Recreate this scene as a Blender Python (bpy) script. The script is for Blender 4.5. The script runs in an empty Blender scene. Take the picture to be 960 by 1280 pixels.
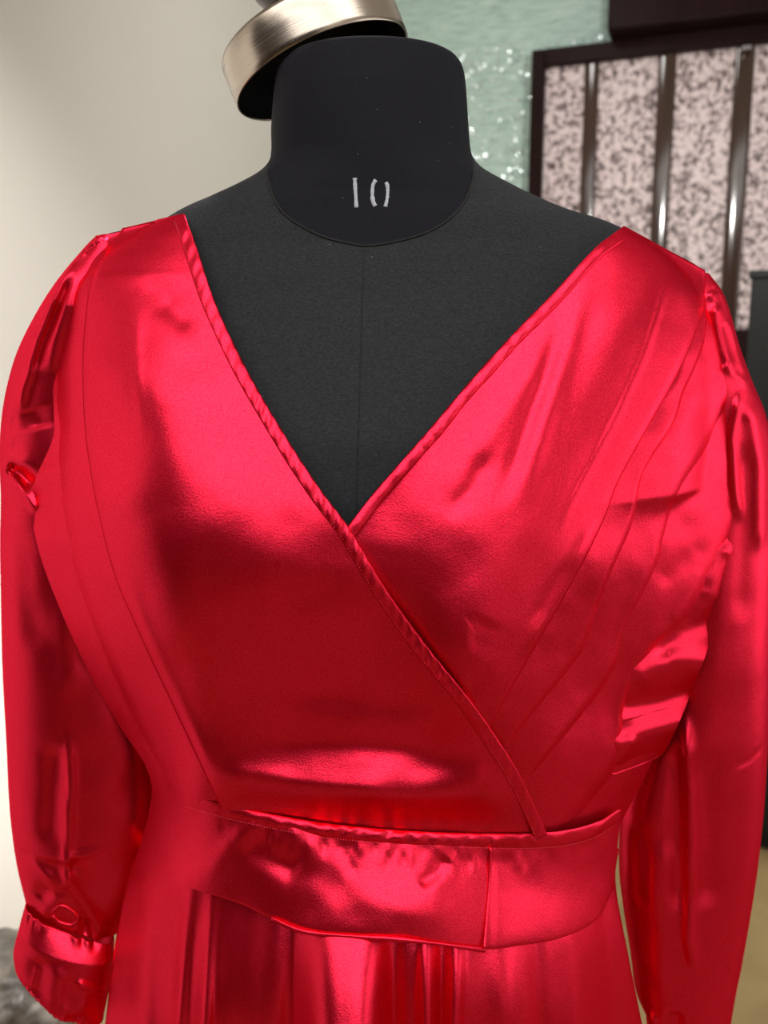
import bpy, bmesh, math, random
import numpy as np
from mathutils import Vector, Matrix

random.seed(7)
rng = np.random.default_rng(7)
C = bpy.context.scene.collection
scene = bpy.context.scene

# ------------------------------------------------------------------ camera, world, lights, exposure
FPX = 1100.0                      # focal length in pixels of the 960 x 1280 frame
CAM = np.array([0.0, -0.60, 1.30])
PITCH = math.radians(10.0)
cam_data = bpy.data.cameras.new('camera')
cam_data.sensor_fit = 'VERTICAL'
cam_data.sensor_height = 36.0
cam_data.lens = FPX / 1280.0 * 36.0
cam_data.clip_start = 0.02
cam_data.dof.use_dof = True
cam_data.dof.focus_distance = 0.53
cam_data.dof.aperture_fstop = 8.0
cam = bpy.data.objects.new('camera', cam_data)
C.objects.link(cam)
cam.location = CAM
cam.rotation_euler = (math.pi / 2 - PITCH, 0, 0)
scene.camera = cam

vs = scene.view_settings
vs.view_transform = 'Standard'
vs.look = 'None'
vs.gamma = 1.0
vs.exposure = 0.0

world = bpy.data.worlds.new('world')
scene.world = world
world.use_nodes = True
world.node_tree.nodes['Background'].inputs[0].default_value = (1.0, 0.96, 0.92, 1)
world.node_tree.nodes['Background'].inputs[1].default_value = 0.12


def lamp(name, kind, loc, energy, color=(1, 1, 1), size=0.3, size_y=None, target=None, spread=None):
    d = bpy.data.lights.new(name, kind)
    d.energy = energy
    d.color = color
    if kind == 'AREA':
        d.shape = 'RECTANGLE' if size_y else 'DISK'
        d.size = size
        if size_y:
            d.size_y = size_y
        if spread:
            d.spread = spread
    else:
        d.shadow_soft_size = size
    o = bpy.data.objects.new(name, d)
    C.objects.link(o)
    o.location = loc
    if target is not None:
        o.rotation_euler = (Vector(target) - Vector(loc)).to_track_quat('-Z', 'Y').to_euler()
    return o


for yy, e in ((-0.95, 27), (-2.10, 32), (-3.25, 32)):         # rows of ceiling panels over the aisle in front of the form
    lamp('ceiling_lamp', 'AREA', (-0.1, yy, 2.60), e * 1.08, (1, 0.97, 0.94), 3.1, 0.85, target=(-0.1, yy, 0))
def spot(loc, target, energy, angle, color=(1, 0.97, 0.94)):
    o = lamp('fill_spot', 'SPOT', loc, energy, color, 0.05, target=target)
    o.data.spot_size = math.radians(angle)
    o.data.spot_blend = 1.0


spot((-0.10, 0.55, 2.60), (-0.93, 0.80, 0.20), 112, 90)  # unseen spot, added to brighten the left wall
spot((-0.12, 1.10, 0.60), (-0.95, 1.15, 0.40), 22, 125)  # unseen low spot behind the form, added to lift the lower left wall
spot((-0.65, -0.85, 2.55), (-1.30, -0.02, 0.60), 110, 62)  # unseen spot, added so the left wall shines back in the left sleeve
lamp('right_fill', 'AREA', (3.0, 0.30, 0.95), 20, (1, 0.985, 0.97), 1.9, 1.8, target=(0.2, 0, 0.95))  # unseen area light added for the right sleeve's bright band, no window known
lamp('ceiling_lamp', 'AREA', (0.15, 1.5, 2.68), 4, (1, 0.97, 0.94), 0.3, None, target=(0.35, 2.6, 1.7))      # unseen fill light, added to brighten the wallpaper
spot((1.5, 1.0, 2.55), (1.15, 1.1, 0.0), 150, 80)  # unseen spot, added to brighten the floor at the right
lamp('right_fill', 'AREA', (2.45, -0.35, 1.40), 15, (1, 0.985, 0.97), 2.2, 1.5, target=(0.2, -0.1, 1.2))  # unseen area light added to brighten the right pleats, no window known
lamp('ceiling_lamp', 'AREA', (0.50, 0.95, 1.98), 10, (1, 0.96, 0.92), 0.09, None, target=(0.9, 2.4, 1.5))

# ------------------------------------------------------------------ pixel <-> space helpers
cp, sp_ = math.cos(PITCH), math.sin(PITCH)
FWD = np.array([0, cp, -sp_]); UPV = np.array([0, sp_, cp]); RGT = np.array([1.0, 0, 0])


def rays(u, v):
    u = np.asarray(u, float)[..., None]; v = np.asarray(v, float)[..., None]
    return FWD + RGT * (u - 480) / FPX + UPV * (640 - v) / FPX


def unproj(u, v, y):
    """world point seen at (u, v) in the photograph and standing at depth y"""
    d = rays(u, v)
    t = (np.asarray(y, float) - CAM[1]) / d[..., 1]
    return CAM + d * t[..., None]


def on_plane(u, v, p0, n):
    d = rays(u, v)
    t = np.dot(np.asarray(p0) - CAM, n) / (d @ np.asarray(n))
    return CAM + d * t[..., None]


def catmull(pts, n, k=8):
    """smooth curve through pts sampled at n places of equal control-index spacing"""
    p = np.asarray(pts, float)
    q = np.vstack([2 * p[0] - p[1], p, 2 * p[-1] - p[-2]])
    t = np.linspace(0, len(p) - 1, n)
    i = np.minimum(t.astype(int), len(p) - 2)
    f = (t - i)[:, None]
    a, b, c, d = q[i], q[i + 1], q[i + 2], q[i + 3]
    return 0.5 * (2 * b + (c - a) * f + (2 * a - 5 * b + 4 * c - d) * f ** 2 + (3 * b - a - 3 * c + d) * f ** 3)


def arc(pts, n):
    """smooth curve sampled at n places of equal length"""
    p = catmull(pts, 400)
    s = np.r_[0, np.cumsum(np.linalg.norm(np.diff(p, axis=0), axis=1))]
    t = np.linspace(0, s[-1], n)
    return np.stack([np.interp(t, s, p[:, k]) for k in range(p.shape[1])], 1)


def by_v(pts, v):
    """curve given as (u, v) rows sampled at the values v"""
    p = catmull(pts, 600)
    o = np.argsort(p[:, 1])
    return np.interp(v, p[o, 1], p[o, 0])


def sstep(a, b, x):
    t = np.clip((x - a) / (b - a), 0, 1)
    return t * t * (3 - 2 * t)


def line_dist(u, v, pts):
    """signed distance in px to a polyline (positive on its right when walking down) and position 0..1 along it"""
    p = np.asarray(pts, float)
    best = np.full(u.shape, 1e9); sgn = np.ones(u.shape); pos = np.zeros(u.shape)
    L = np.linalg.norm(np.diff(p, axis=0), axis=1); S = np.r_[0, np.cumsum(L)]
    for i in range(len(p) - 1):
        d = p[i + 1] - p[i]
        t = np.clip(((u - p[i, 0]) * d[0] + (v - p[i, 1]) * d[1]) / (L[i] ** 2), 0, 1)
        dx = u - (p[i, 0] + t * d[0]); dy = v - (p[i, 1] + t * d[1])
        r = np.hypot(dx, dy)
        m = r < best
        best = np.where(m, r, best)
        sgn = np.where(m, np.where(d[1] * dx - d[0] * dy >= 0, 1, -1), sgn)
        pos = np.where(m, (S[i] + t * L[i]) / S[-1], pos)
    return best, sgn, pos


def ridge(u, v, pts, w, amp, taper=0.25):
    r, s, p = line_dist(u, v, pts)
    tp = sstep(0, taper, p) * sstep(0, taper, 1 - p) if taper > 0 else 1.0
    return amp * np.exp(-(r / w) ** 2) * tp


def pleat_top(u, v, pts, w, amp):
    r, s, p = line_dist(u, v, pts)
    return amp * np.exp(-(r / w) ** 4)


def step_fold(u, v, pts, w_sharp, w_soft, amp, taper=0.2):
    """a fold: rises softly on the left of the line and falls sharply on its right (amp<0 mirrors)"""
    r, s, p = line_dist(u, v, pts)
    side = s if amp > 0 else -s
    tp = sstep(0, taper, p) * sstep(0, taper, 1 - p) if taper > 0 else 1.0
    w = np.where(side > 0, w_sharp, w_soft)
    return abs(amp) * np.exp(-(r / w) ** 2) * tp


_gn = {}


def vnoise(u, v, cell, seed=0):
    """smooth value noise over pixels, -1..1"""
    key = seed
    if key not in _gn:
        _gn[key] = np.random.default_rng(100 + seed).uniform(-1, 1, (128, 128))
    g = _gn[key]
    x = u / cell; y = v / cell
    i = np.floor(x).astype(int); j = np.floor(y).astype(int)
    fx = x - i; fy = y - j
    fx = fx * fx * (3 - 2 * fx); fy = fy * fy * (3 - 2 * fy)
    a = g[i % 128, j % 128]; b = g[(i + 1) % 128, j % 128]
    c = g[i % 128, (j + 1) % 128]; d = g[(i + 1) % 128, (j + 1) % 128]
    return (a * (1 - fx) + b * fx) * (1 - fy) + (c * (1 - fx) + d * fx) * fy


# depth of the dressed body: a thin plate spline through (u, v) -> y
DEPTH = [
    (230, 268, .012), (170, 285, .014), (120, 300, .016), (60, 330, .05), (780, 283, .012), (830, 310, .014), (880, 340, .016), (940, 360, .05),
    (245, 330, -.033), (180, 340, -.03), (125, 360, -.024), (90, 400, .0), (770, 330, -.03), (820, 380, -.033), (872, 400, -.012), (905, 440, .0),
    (310, 465, -.083), (200, 450, -.076), (120, 470, -.055), (70, 520, .0), (690, 400, -.062), (600, 475, -.084), (760, 480, -.073), (840, 500, -.045), (912, 520, -.002),
    (450, 450, -.08), (450, 300, -.05),
    (400, 610, -.110), (300, 600, -.113), (200, 600, -.107), (125, 620, -.075), (45, 640, .004),
    (490, 600, -.108), (600, 600, -.107), (700, 600, -.100), (800, 600, -.068), (905, 620, -.004),
    (250, 690, -.121), (350, 690, -.122), (437, 660, -.116), (450, 700, -.118), (550, 700, -.119), (650, 700, -.116), (740, 700, -.096), (820, 700, -.052), (895, 720, -.004),
    (150, 700, -.091), (90, 720, -.032), (60, 720, .0),
    (300, 780, -.117), (400, 780, -.117), (200, 800, -.095), (125, 800, -.04), (98, 820, .0), (520, 790, -.118), (600, 790, -.126), (700, 790, -.100), (800, 790, -.045), (875, 800, -.004),
    (300, 880, -.095), (400, 870, -.097), (500, 880, -.101), (590, 880, -.123), (680, 880, -.098), (760, 880, -.048), (845, 890, -.004), (230, 880, -.083), (175, 890, -.036), (145, 900, .0),
    (330, 945, -.093), (450, 950, -.099), (550, 950, -.098), (640, 950, -.102), (700, 950, -.082), (775, 950, -.03), (250, 950, -.082), (195, 960, -.03),
    (228, 995, -.060), (300, 1015, -.084), (400, 1030, -.094), (500, 1040, -.095), (610, 1043, -.088), (690, 1042, -.070), (775, 1015, -.012), (188, 1000, -.01),
    (380, 1163, -.116), (500, 1172, -.124), (600, 1185, -.117), (700, 1172, -.083), (765, 1105, -.015), (225, 1105, -.066), (165, 1085, .0), (300, 1130, -.093),
    (133, 1280, -.005), (250, 1280, -.100), (400, 1280, -.130), (550, 1280, -.135), (700, 1280, -.100), (800, 1280, -.010),
]
_dp = np.array(DEPTH); _dp_uv = _dp[:, :2] / 100.0


def _tps(r2):
    return np.where(r2 > 1e-12, r2 * np.log(np.maximum(r2, 1e-12)), 0.0)


_n = len(_dp)
_K = _tps(((_dp_uv[:, None] - _dp_uv[None]) ** 2).sum(-1)) + np.eye(_n) * 0.12
_P = np.c_[np.ones(_n), _dp_uv]
_sol = np.linalg.solve(np.block([[_K, _P], [_P.T, np.zeros((3, 3))]]), np.r_[_dp[:, 2], 0, 0, 0])


def Y(u, v):
    """depth of the dressed body: the spline, kept in front of the form"""
    y = Y_raw(u, v)
    for _ in range(3):
        p = unproj(u, v, y)
        f = front_y(p[..., 0], p[..., 2]) - .0045
        g = .003
        y = np.where(f - y > .02, y, -g * np.logaddexp(-y / g, -f / g))
    return y


def Y_raw(u, v):
    u = np.asarray(u, float); v = np.asarray(v, float)
    q = np.stack([u.ravel(), v.ravel()], 1) / 100.0
    out = np.empty(len(q))
    for a in range(0, len(q), 20000):
        b = q[a:a + 20000]
        out[a:a + 20000] = _tps(((b[:, None] - _dp_uv[None]) ** 2).sum(-1)) @ _sol[:_n] + _sol[_n] + b @ _sol[_n + 1:]
    return out.reshape(u.shape)


# ------------------------------------------------------------------ mesh helpers
def link(name, me, parent=None, mat=None, smooth=True):
    o = bpy.data.objects.new(name, me)
    C.objects.link(o)
    if mat is not None:
        me.materials.append(mat)
    if smooth:
        me.polygons.foreach_set('use_smooth', [True] * len(me.polygons))
    if parent is not None:
        o.parent = parent
        o.matrix_parent_inverse = parent.matrix_world.inverted() if parent.type != 'EMPTY' else Matrix.Translation(-parent.location)
    return o


def grid_mesh(name, P, close_cols=False, close_rows=False, uv=None, flip=False):
    """P: rows x cols x 3"""
    R, K = P.shape[:2]
    idx = np.arange(R * K).reshape(R, K)
    if close_cols:
        idx = np.c_[idx, idx[:, :1]]
    if close_rows:
        idx = np.r_[idx, idx[:1]]
    a, b, c, d = idx[:-1, :-1], idx[:-1, 1:], idx[1:, 1:], idx[1:, :-1]
    F = np.stack([a, d, c, b], -1).reshape(-1, 4)
    if flip:
        F = F[:, ::-1]
    me = bpy.data.meshes.new(name)
    me.from_pydata(P.reshape(-1, 3).tolist(), [], F.tolist())
    me.update()
    return me


def solid(o, t, offset=1.0):
    m = o.modifiers.new('thickness', 'SOLIDIFY')
    m.thickness = t
    m.offset = offset
    m.use_even_offset = False
    return o


def tube_mesh(name, pts, r, n=6, closed=False):
    p = np.asarray(pts, float)
    m = len(p)
    rr = np.broadcast_to(np.asarray(r, float), (m,))
    if closed:
        tan = np.roll(p, -1, 0) - np.roll(p, 1, 0)
    else:
        tan = np.gradient(p, axis=0)
    tan /= np.linalg.norm(tan, axis=1)[:, None] + 1e-12
    ref = np.array([0, 1.0, 0.13]); ref /= np.linalg.norm(ref)
    a = np.cross(tan, ref); a /= np.linalg.norm(a, axis=1)[:, None] + 1e-12
    b = np.cross(tan, a)
    th = np.linspace(0, 2 * math.pi, n, endpoint=False)
    P = p[:, None] + rr[:, None, None] * (a[:, None] * np.cos(th)[None, :, None] + b[:, None] * np.sin(th)[None, :, None])
    me = grid_mesh(name, P, close_cols=True, close_rows=closed)
    if not closed:
        bm = bmesh.new(); bm.from_mesh(me); bm.verts.ensure_lookup_table()
        bm.faces.new([bm.verts[i] for i in range(n)])
        bm.faces.new([bm.verts[(m - 1) * n + i] for i in reversed(range(n))])
        bmesh.ops.recalc_face_normals(bm, faces=bm.faces)
        bm.to_mesh(me); bm.free()
    return me


def box_mesh(name, lo, hi, M=None, bevel=0.0, seg=2):
    bm = bmesh.new()
    bmesh.ops.create_cube(bm, size=1)
    lo = Vector(lo); hi = Vector(hi)
    for v in bm.verts:
        v.co = Vector([(lo[i] + hi[i]) / 2 + v.co[i] * (hi[i] - lo[i]) for i in range(3)])
    if bevel:
        bmesh.ops.bevel(bm, geom=bm.edges[:], offset=bevel, segments=seg, profile=0.5, affect='EDGES')
    if M is not None:
        bm.transform(M)
    me = bpy.data.meshes.new(name)
    bm.to_mesh(me); bm.free()
    return me


def empty(name, loc, label, cat, group=None):
    o = bpy.data.objects.new(name, None)
    C.objects.link(o)
    o.location = loc
    o['label'] = label; o['category'] = cat
    if group:
        o['group'] = group
    return o


# ------------------------------------------------------------------ materials
def mat(name):
    m = bpy.data.materials.new(name)
    m.use_nodes = True
    nt = m.node_tree
    return m, nt, nt.nodes['Principled BSDF'], nt.nodes, nt.links


def simple(name, col, rough=0.5, metal=0.0, spec=0.5):
    m, nt, b, N, L = mat(name)
    b.inputs['Base Color'].default_value = (*col, 1)
    b.inputs['Roughness'].default_value = rough
    b.inputs['Metallic'].default_value = metal
    b.inputs['Specular IOR Level'].default_value = spec
    return m


def satin_mat():
    """satin: a saturated diffuse thread colour under a pinker, broad sheen"""
    m, nt, b, N, L = mat('red_satin')
    N.remove(b)
    out = N['Material Output']
    tc = N.new('ShaderNodeTexCoord')
    n1 = N.new('ShaderNodeTexNoise'); n1.inputs['Scale'].default_value = 1100; n1.inputs['Detail'].default_value = 2
    n2 = N.new('ShaderNodeTexNoise'); n2.inputs['Scale'].default_value = 26; n2.inputs['Detail'].default_value = 3
    L.new(tc.outputs['Object'], n1.inputs['Vector']); L.new(tc.outputs['Object'], n2.inputs['Vector'])
    r = N.new('ShaderNodeValToRGB')
    r.color_ramp.elements[0].position = 0.3; r.color_ramp.elements[0].color = (0.82, 0.015, 0.056, 1)
    r.color_ramp.elements[1].position = 0.75; r.color_ramp.elements[1].color = (1.0, 0.036, 0.088, 1)
    L.new(n1.outputs['Fac'], r.inputs['Fac'])
    bp = N.new('ShaderNodeBump'); bp.inputs['Strength'].default_value = 0.16; bp.inputs['Distance'].default_value = 0.001
    L.new(n1.outputs['Fac'], bp.inputs['Height'])
    bp2 = N.new('ShaderNodeBump'); bp2.inputs['Strength'].default_value = 0.16; bp2.inputs['Distance'].default_value = 0.004
    L.new(n2.outputs['Fac'], bp2.inputs['Height']); L.new(bp.outputs['Normal'], bp2.inputs['Normal'])
    df = N.new('ShaderNodeBsdfDiffuse'); df.inputs['Color'].default_value = (0.34, 0.0002, 0.003, 1)
    gl = N.new('ShaderNodeBsdfAnisotropic'); gl.inputs['Roughness'].default_value = 0.33
    L.new(r.outputs['Color'], gl.inputs['Color'])
    mx = N.new('ShaderNodeMixShader'); mx.inputs[0].default_value = 0.74
    for k in (df, gl):
        L.new(bp2.outputs['Normal'], k.inputs['Normal'])
    L.new(df.outputs[0], mx.inputs[1]); L.new(gl.outputs[0], mx.inputs[2]); L.new(mx.outputs[0], out.inputs['Surface'])
    return m


def jersey_mat(name, col, col2):
    m, nt, b, N, L = mat(name)
    tc = N.new('ShaderNodeTexCoord')
    mp = N.new('ShaderNodeMapping'); mp.inputs['Scale'].default_value = (500, 500, 1400)
    L.new(tc.outputs['Object'], mp.inputs['Vector'])
    n1 = N.new('ShaderNodeTexNoise'); n1.inputs['Scale'].default_value = 1.0; n1.inputs['Detail'].default_value = 2
    L.new(mp.outputs['Vector'], n1.inputs['Vector'])
    r = N.new('ShaderNodeValToRGB')
    r.color_ramp.elements[0].position = 0.35; r.color_ramp.elements[0].color = (*col, 1)
    r.color_ramp.elements[1].position = 0.75; r.color_ramp.elements[1].color = (*col2, 1)
    L.new(n1.outputs['Fac'], r.inputs['Fac']); L.new(r.outputs['Color'], b.inputs['Base Color'])
    # specks of lint
    vo = N.new('ShaderNodeTexVoronoi'); vo.inputs['Scale'].default_value = 75
    L.new(tc.outputs['Object'], vo.inputs['Vector'])
    lt = N.new('ShaderNodeMath'); lt.operation = 'LESS_THAN'; lt.inputs[1].default_value = 0.028
    L.new(vo.outputs['Distance'], lt.inputs[0])
    mx = N.new('ShaderNodeMix'); mx.data_type = 'RGBA'
    L.new(lt.outputs[0], mx.inputs[0]); L.new(r.outputs['Color'], mx.inputs[6]); mx.inputs[7].default_value = (0.12, 0.12, 0.13, 1)
    L.new(mx.outputs[2], b.inputs['Base Color'])
    bp = N.new('ShaderNodeBump'); bp.inputs['Strength'].default_value = 0.25; bp.inputs['Distance'].default_value = 0.0006
    L.new(n1.outputs['Fac'], bp.inputs['Height']); L.new(bp.outputs['Normal'], b.inputs['Normal'])
    b.inputs['Roughness'].default_value = 0.75
    b.inputs['Specular IOR Level'].default_value = 0.2
    b.inputs['Sheen Weight'].default_value = 0.0
    return m


SATIN = satin_mat()
JERSEY = jersey_mat('black_jersey', (0.013, 0.014, 0.0165), (0.027, 0.029, 0.034))
JERSEY_N = jersey_mat('blue_black_jersey', (0.0022, 0.0022, 0.0050), (0.0052, 0.0052, 0.0115))
THREAD = simple('black_thread', (0.004, 0.004, 0.004), 0.8)
RED_THREAD = simple('red_thread', (0.55, 0.012, 0.04), 0.6)
CHALK = simple('white_chalk', (0.42, 0.44, 0.49), 0.9)
BLACK_IN = simple('black_enamel', (0.003, 0.003, 0.003), 0.9, 0.0, 0.1)
KNOBM = simple('dark_brown_knob', (0.030, 0.015, 0.012), 0.25)


def steel_mat():
    m, nt, b, N, L = mat('brushed_steel')
    b.inputs['Base Color'].default_value = (0.46, 0.40, 0.34, 1)
    b.inputs['Metallic'].default_value = 1
    tc = N.new('ShaderNodeTexCoord')
    mp = N.new('ShaderNodeMapping'); mp.inputs['Scale'].default_value = (30, 30, 900)
    L.new(tc.outputs['Object'], mp.inputs['Vector'])
    n = N.new('ShaderNodeTexNoise'); n.inputs['Scale'].default_value = 1.5; n.inputs['Detail'].default_value = 3
    L.new(mp.outputs['Vector'], n.inputs['Vector'])
    r = N.new('ShaderNodeMapRange'); r.inputs['To Min'].default_value = 0.14; r.inputs['To Max'].default_value = 0.34
    L.new(n.outputs['Fac'], r.inputs['Value']); L.new(r.outputs['Result'], b.inputs['Roughness'])
    bp = N.new('ShaderNodeBump'); bp.inputs['Strength'].default_value = 0.12; bp.inputs['Distance'].default_value = 0.0005
    L.new(n.outputs['Fac'], bp.inputs['Height']); L.new(bp.outputs['Normal'], b.inputs['Normal'])
    return m


STEEL = steel_mat()


def plaster_mat(name, col, rough=0.6):
    m, nt, b, N, L = mat(name)
    tc = N.new('ShaderNodeTexCoord')
    n = N.new('ShaderNodeTexNoise'); n.inputs['Scale'].default_value = 3; n.inputs['Detail'].default_value = 4
    L.new(tc.outputs['Object'], n.inputs['Vector'])
    r = N.new('ShaderNodeValToRGB')
    r.color_ramp.elements[0].color = (*[c * 0.96 for c in col], 1); r.color_ramp.elements[1].color = (*col, 1)
    L.new(n.outputs['Fac'], r.inputs['Fac']); L.new(r.outputs['Color'], b.inputs['Base Color'])
    b.inputs['Roughness'].default_value = rough
    return m


def wallpaper_mat():
    m, nt, b, N, L = mat('green_mica_wallpaper')
    tc = N.new('ShaderNodeTexCoord')
    mp = N.new('ShaderNodeMapping'); mp.inputs['Scale'].default_value = (9, 9, 70)
    L.new(tc.outputs['Object'], mp.inputs['Vector'])
    n = N.new('ShaderNodeTexNoise'); n.inputs['Scale'].default_value = 1.6; n.inputs['Detail'].default_value = 6; n.inputs['Roughness'].default_value = 0.65
    L.new(mp.outputs['Vector'], n.inputs['Vector'])
    r = N.new('ShaderNodeValToRGB')
    r.color_ramp.elements[0].position = 0.30; r.color_ramp.elements[0].color = (0.31, 0.47, 0.42, 1)
    r.color_ramp.elements[1].position = 0.72; r.color_ramp.elements[1].color = (0.66, 0.84, 0.77, 1)
    e = r.color_ramp.elements.new(0.5); e.color = (0.51, 0.70, 0.63, 1)
    L.new(n.outputs['Fac'], r.inputs['Fac']); L.new(r.outputs['Color'], b.inputs['Base Color'])
    b.inputs['Roughness'].default_value = 0.45
    bp = N.new('ShaderNodeBump'); bp.inputs['Strength'].default_value = 0.4; bp.inputs['Distance'].default_value = 0.01
    L.new(n.outputs['Fac'], bp.inputs['Height']); L.new(bp.outputs['Normal'], b.inputs['Normal'])
    return m


def speckle_mat():
    m, nt, b, N, L = mat('speckled_pink_stone')
    tc = N.new('ShaderNodeTexCoord')
    n = N.new('ShaderNodeTexNoise'); n.inputs['Scale'].default_value = 52; n.inputs['Detail'].default_value = 8; n.inputs['Roughness'].default_value = 0.74
    L.new(tc.outputs['Object'], n.inputs['Vector'])
    r = N.new('ShaderNodeValToRGB')
    r.color_ramp.elements[0].position = 0.42; r.color_ramp.elements[0].color = (0.055, 0.036, 0.036, 1)
    r.color_ramp.elements[1].position = 0.53; r.color_ramp.elements[1].color = (0.72, 0.61, 0.61, 1)
    e = r.color_ramp.elements.new(0.475); e.color = (0.33, 0.24, 0.24, 1)
    L.new(n.outputs['Fac'], r.inputs['Fac']); L.new(r.outputs['Color'], b.inputs['Base Color'])
    b.inputs['Roughness'].default_value = 0.5
    return m


def wood_mat(name, c1, c2, rough):
    m, nt, b, N, L = mat(name)
    tc = N.new('ShaderNodeTexCoord')
    mp = N.new('ShaderNodeMapping'); mp.inputs['Scale'].default_value = (30, 30, 2.5)
    L.new(tc.outputs['Object'], mp.inputs['Vector'])
    n = N.new('ShaderNodeTexNoise'); n.inputs['Scale'].default_value = 1; n.inputs['Detail'].default_value = 4
    L.new(mp.outputs['Vector'], n.inputs['Vector'])
    r = N.new('ShaderNodeValToRGB')
    r.color_ramp.elements[0].color = (*c1, 1); r.color_ramp.elements[1].color = (*c2, 1)
    L.new(n.outputs['Fac'], r.inputs['Fac']); L.new(r.outputs['Color'], b.inputs['Base Color'])
    b.inputs['Roughness'].default_value = rough
    b.inputs['Specular IOR Level'].default_value = 0.2
    return m


def marble_mat(name, c1, c2, scale, rough):
    m, nt, b, N, L = mat(name)
    tc = N.new('ShaderNodeTexCoord')
    n = N.new('ShaderNodeTexNoise'); n.inputs['Scale'].default_value = scale; n.inputs['Detail'].default_value = 5; n.inputs['Distortion'].default_value = 1.6
    L.new(tc.outputs['Object'], n.inputs['Vector'])
    r = N.new('ShaderNodeValToRGB')
    r.color_ramp.elements[0].position = 0.35; r.color_ramp.elements[0].color = (*c1, 1)
    r.color_ramp.elements[1].position = 0.65; r.color_ramp.elements[1].color = (*c2, 1)
    L.new(n.outputs['Fac'], r.inputs['Fac']); L.new(r.outputs['Color'], b.inputs['Base Color'])
    b.inputs['Roughness'].default_value = rough
    return m


WALL = plaster_mat('cream_plaster', (0.72, 0.69, 0.63))
PAPER = wallpaper_mat()
STONE = speckle_mat()
FRAMEW = wood_mat('dark_maroon_wood', (0.009, 0.0035, 0.0035), (0.020, 0.008, 0.0075), 0.4)
FRAMEW.node_tree.nodes['Principled BSDF'].inputs['Specular IOR Level'].default_value = 0.06
BARM = wood_mat('glossy_brown_bar', (0.030, 0.016, 0.011), (0.060, 0.033, 0.023), 0.11)
BARM.node_tree.nodes['Principled BSDF'].inputs['Specular IOR Level'].default_value = 0.6
FLOORM = marble_mat('tan_marble', (0.165, 0.112, 0.048), (0.25, 0.18, 0.082), 2.2, 0.35)
DARKW = wood_mat('dark_wood_panelling', (0.02, 0.012, 0.010), (0.05, 0.03, 0.024), 0.5)
CEILM = plaster_mat('white_ceiling', (0.75, 0.74, 0.72))
BLACKBOX = simple('matt_black_laminate', (0.007, 0.008, 0.0075), 0.5, 0.0, 0.25)
BAGM = marble_mat('dark_crumpled_sacking', (0.022, 0.018, 0.014), (0.16, 0.14, 0.115), 9, 0.4)

# ------------------------------------------------------------------ the room
YAW = math.radians(20.0)
WS = np.array([math.cos(YAW), -math.sin(YAW), 0.0])      # along the back wall, to the right (and nearer)
WN = np.array([-math.sin(YAW), -math.cos(YAW), 0.0])     # out of the back wall, into the room
foot = on_plane(0, 1187, (0, 0, 0), (0, 0, 1.0))         # where the left wall meets the floor at the picture's edge
# corner on the left wall, seen near u = 425 (behind the neck)
d425 = rays(425, 250)
A2 = np.array([[d425[0], WN[0]], [d425[1], WN[1]]])
k = np.linalg.solve(A2, (foot - CAM)[:2])
CORNER = np.array([CAM[0] + d425[0] * k[0], CAM[1] + d425[1] * k[0], 0.0])
H = 2.75
MW = Matrix(((WS[0], WN[0], 0, CORNER[0]), (WS[1], WN[1], 0, CORNER[1]), (0, 0, 1, 0), (0, 0, 0, 1)))   # (s, out, z) -> world


def wall_uv(u, v, out):
    """(s, z) on the plane `out` metres in front of the back wall"""
    p = on_plane(u, v, CORNER + WN * out, WN)
    return np.dot(p - CORNER, WS), p[2]


def structure(name, me, m):
    o = link(name, me, None, m, smooth=False)
    o['kind'] = 'structure'
    return o


LW, RW = 7.2, 3.9
structure('floor', box_mesh('floor', (-0.1, -0.1, -0.1), (RW, LW, 0), MW), FLOORM)
structure('ceiling', box_mesh('ceiling', (-0.1, -0.1, H), (RW, LW, H + 0.1), MW), CEILM)
wl = structure('wall_left', box_mesh('wall_left', (-0.1, -0.1, 0), (0, LW, H), MW), WALL)
out0 = float(np.dot(np.array([-1.25, -0.40, 0]) - CORNER, WN))
structure('shade_board_1', box_mesh('shade_board_1', (0.0, out0, 0.0), (0.03, LW, 2.3), MW), DARKW)      # unseen dark board, added to darken what the bodice's left side reflects
wb = structure('wall_back', box_mesh('wall_back', (0, -0.1, 0), (RW, 0, H), MW), PAPER)
structure('wall_right', box_mesh('wall_right', (RW, -0.1, 0), (RW + 0.1, LW, H), MW), WALL)
structure('wall_front', box_mesh('wall_front', (-0.1, LW, 0), (RW + 0.1, LW + 0.1, H), MW), DARKW)

# mica flakes stuck to the wallpaper
verts, faces = [], []
for i in range(2600):
    s = rng.uniform(0.05, 1.3)
    z = 1.3 + 1.1 * rng.uniform() ** 0.5
    r = rng.uniform(0.0025, 0.006)
    tilt = rng.normal(0, 0.22, 2) + np.array([-0.30, -0.12])
    ax = np.array([1, tilt[0], 0]); ay = np.array([0, tilt[1], 1])
    c = np.array([s, 0.007, z])
    b0 = len(verts)
    for q in range(5):
        a = 2 * math.pi * q / 5 + rng.uniform(0, .4)
        pt = c + r * (math.cos(a) * ax + math.sin(a) * ay)
        verts.append(tuple(MW @ Vector(pt)))
    faces.append(list(range(b0, b0 + 5)))
me = bpy.data.meshes.new('mica_flakes'); me.from_pydata(verts, [], faces); me.update()
fl = link('mica_flakes', me, wb, simple('silver_mica', (0.80, 0.88, 0.86), 0.25, 0.5), smooth=False)
fl['kind'] = 'stuff'

# the panelled screen of dark wood, speckled stone panels and glossy bars
OUT = 0.16
sL, _ = wall_uv(663, 120, OUT)
_, zT = wall_uv(668, 62, OUT)
base = MW @ Vector((sL, OUT / 2, 0))
screen = empty('panelled_screen', base, 'dark maroon wooden screen with tall speckled pink stone panels behind the right shoulder', 'screen')


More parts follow.
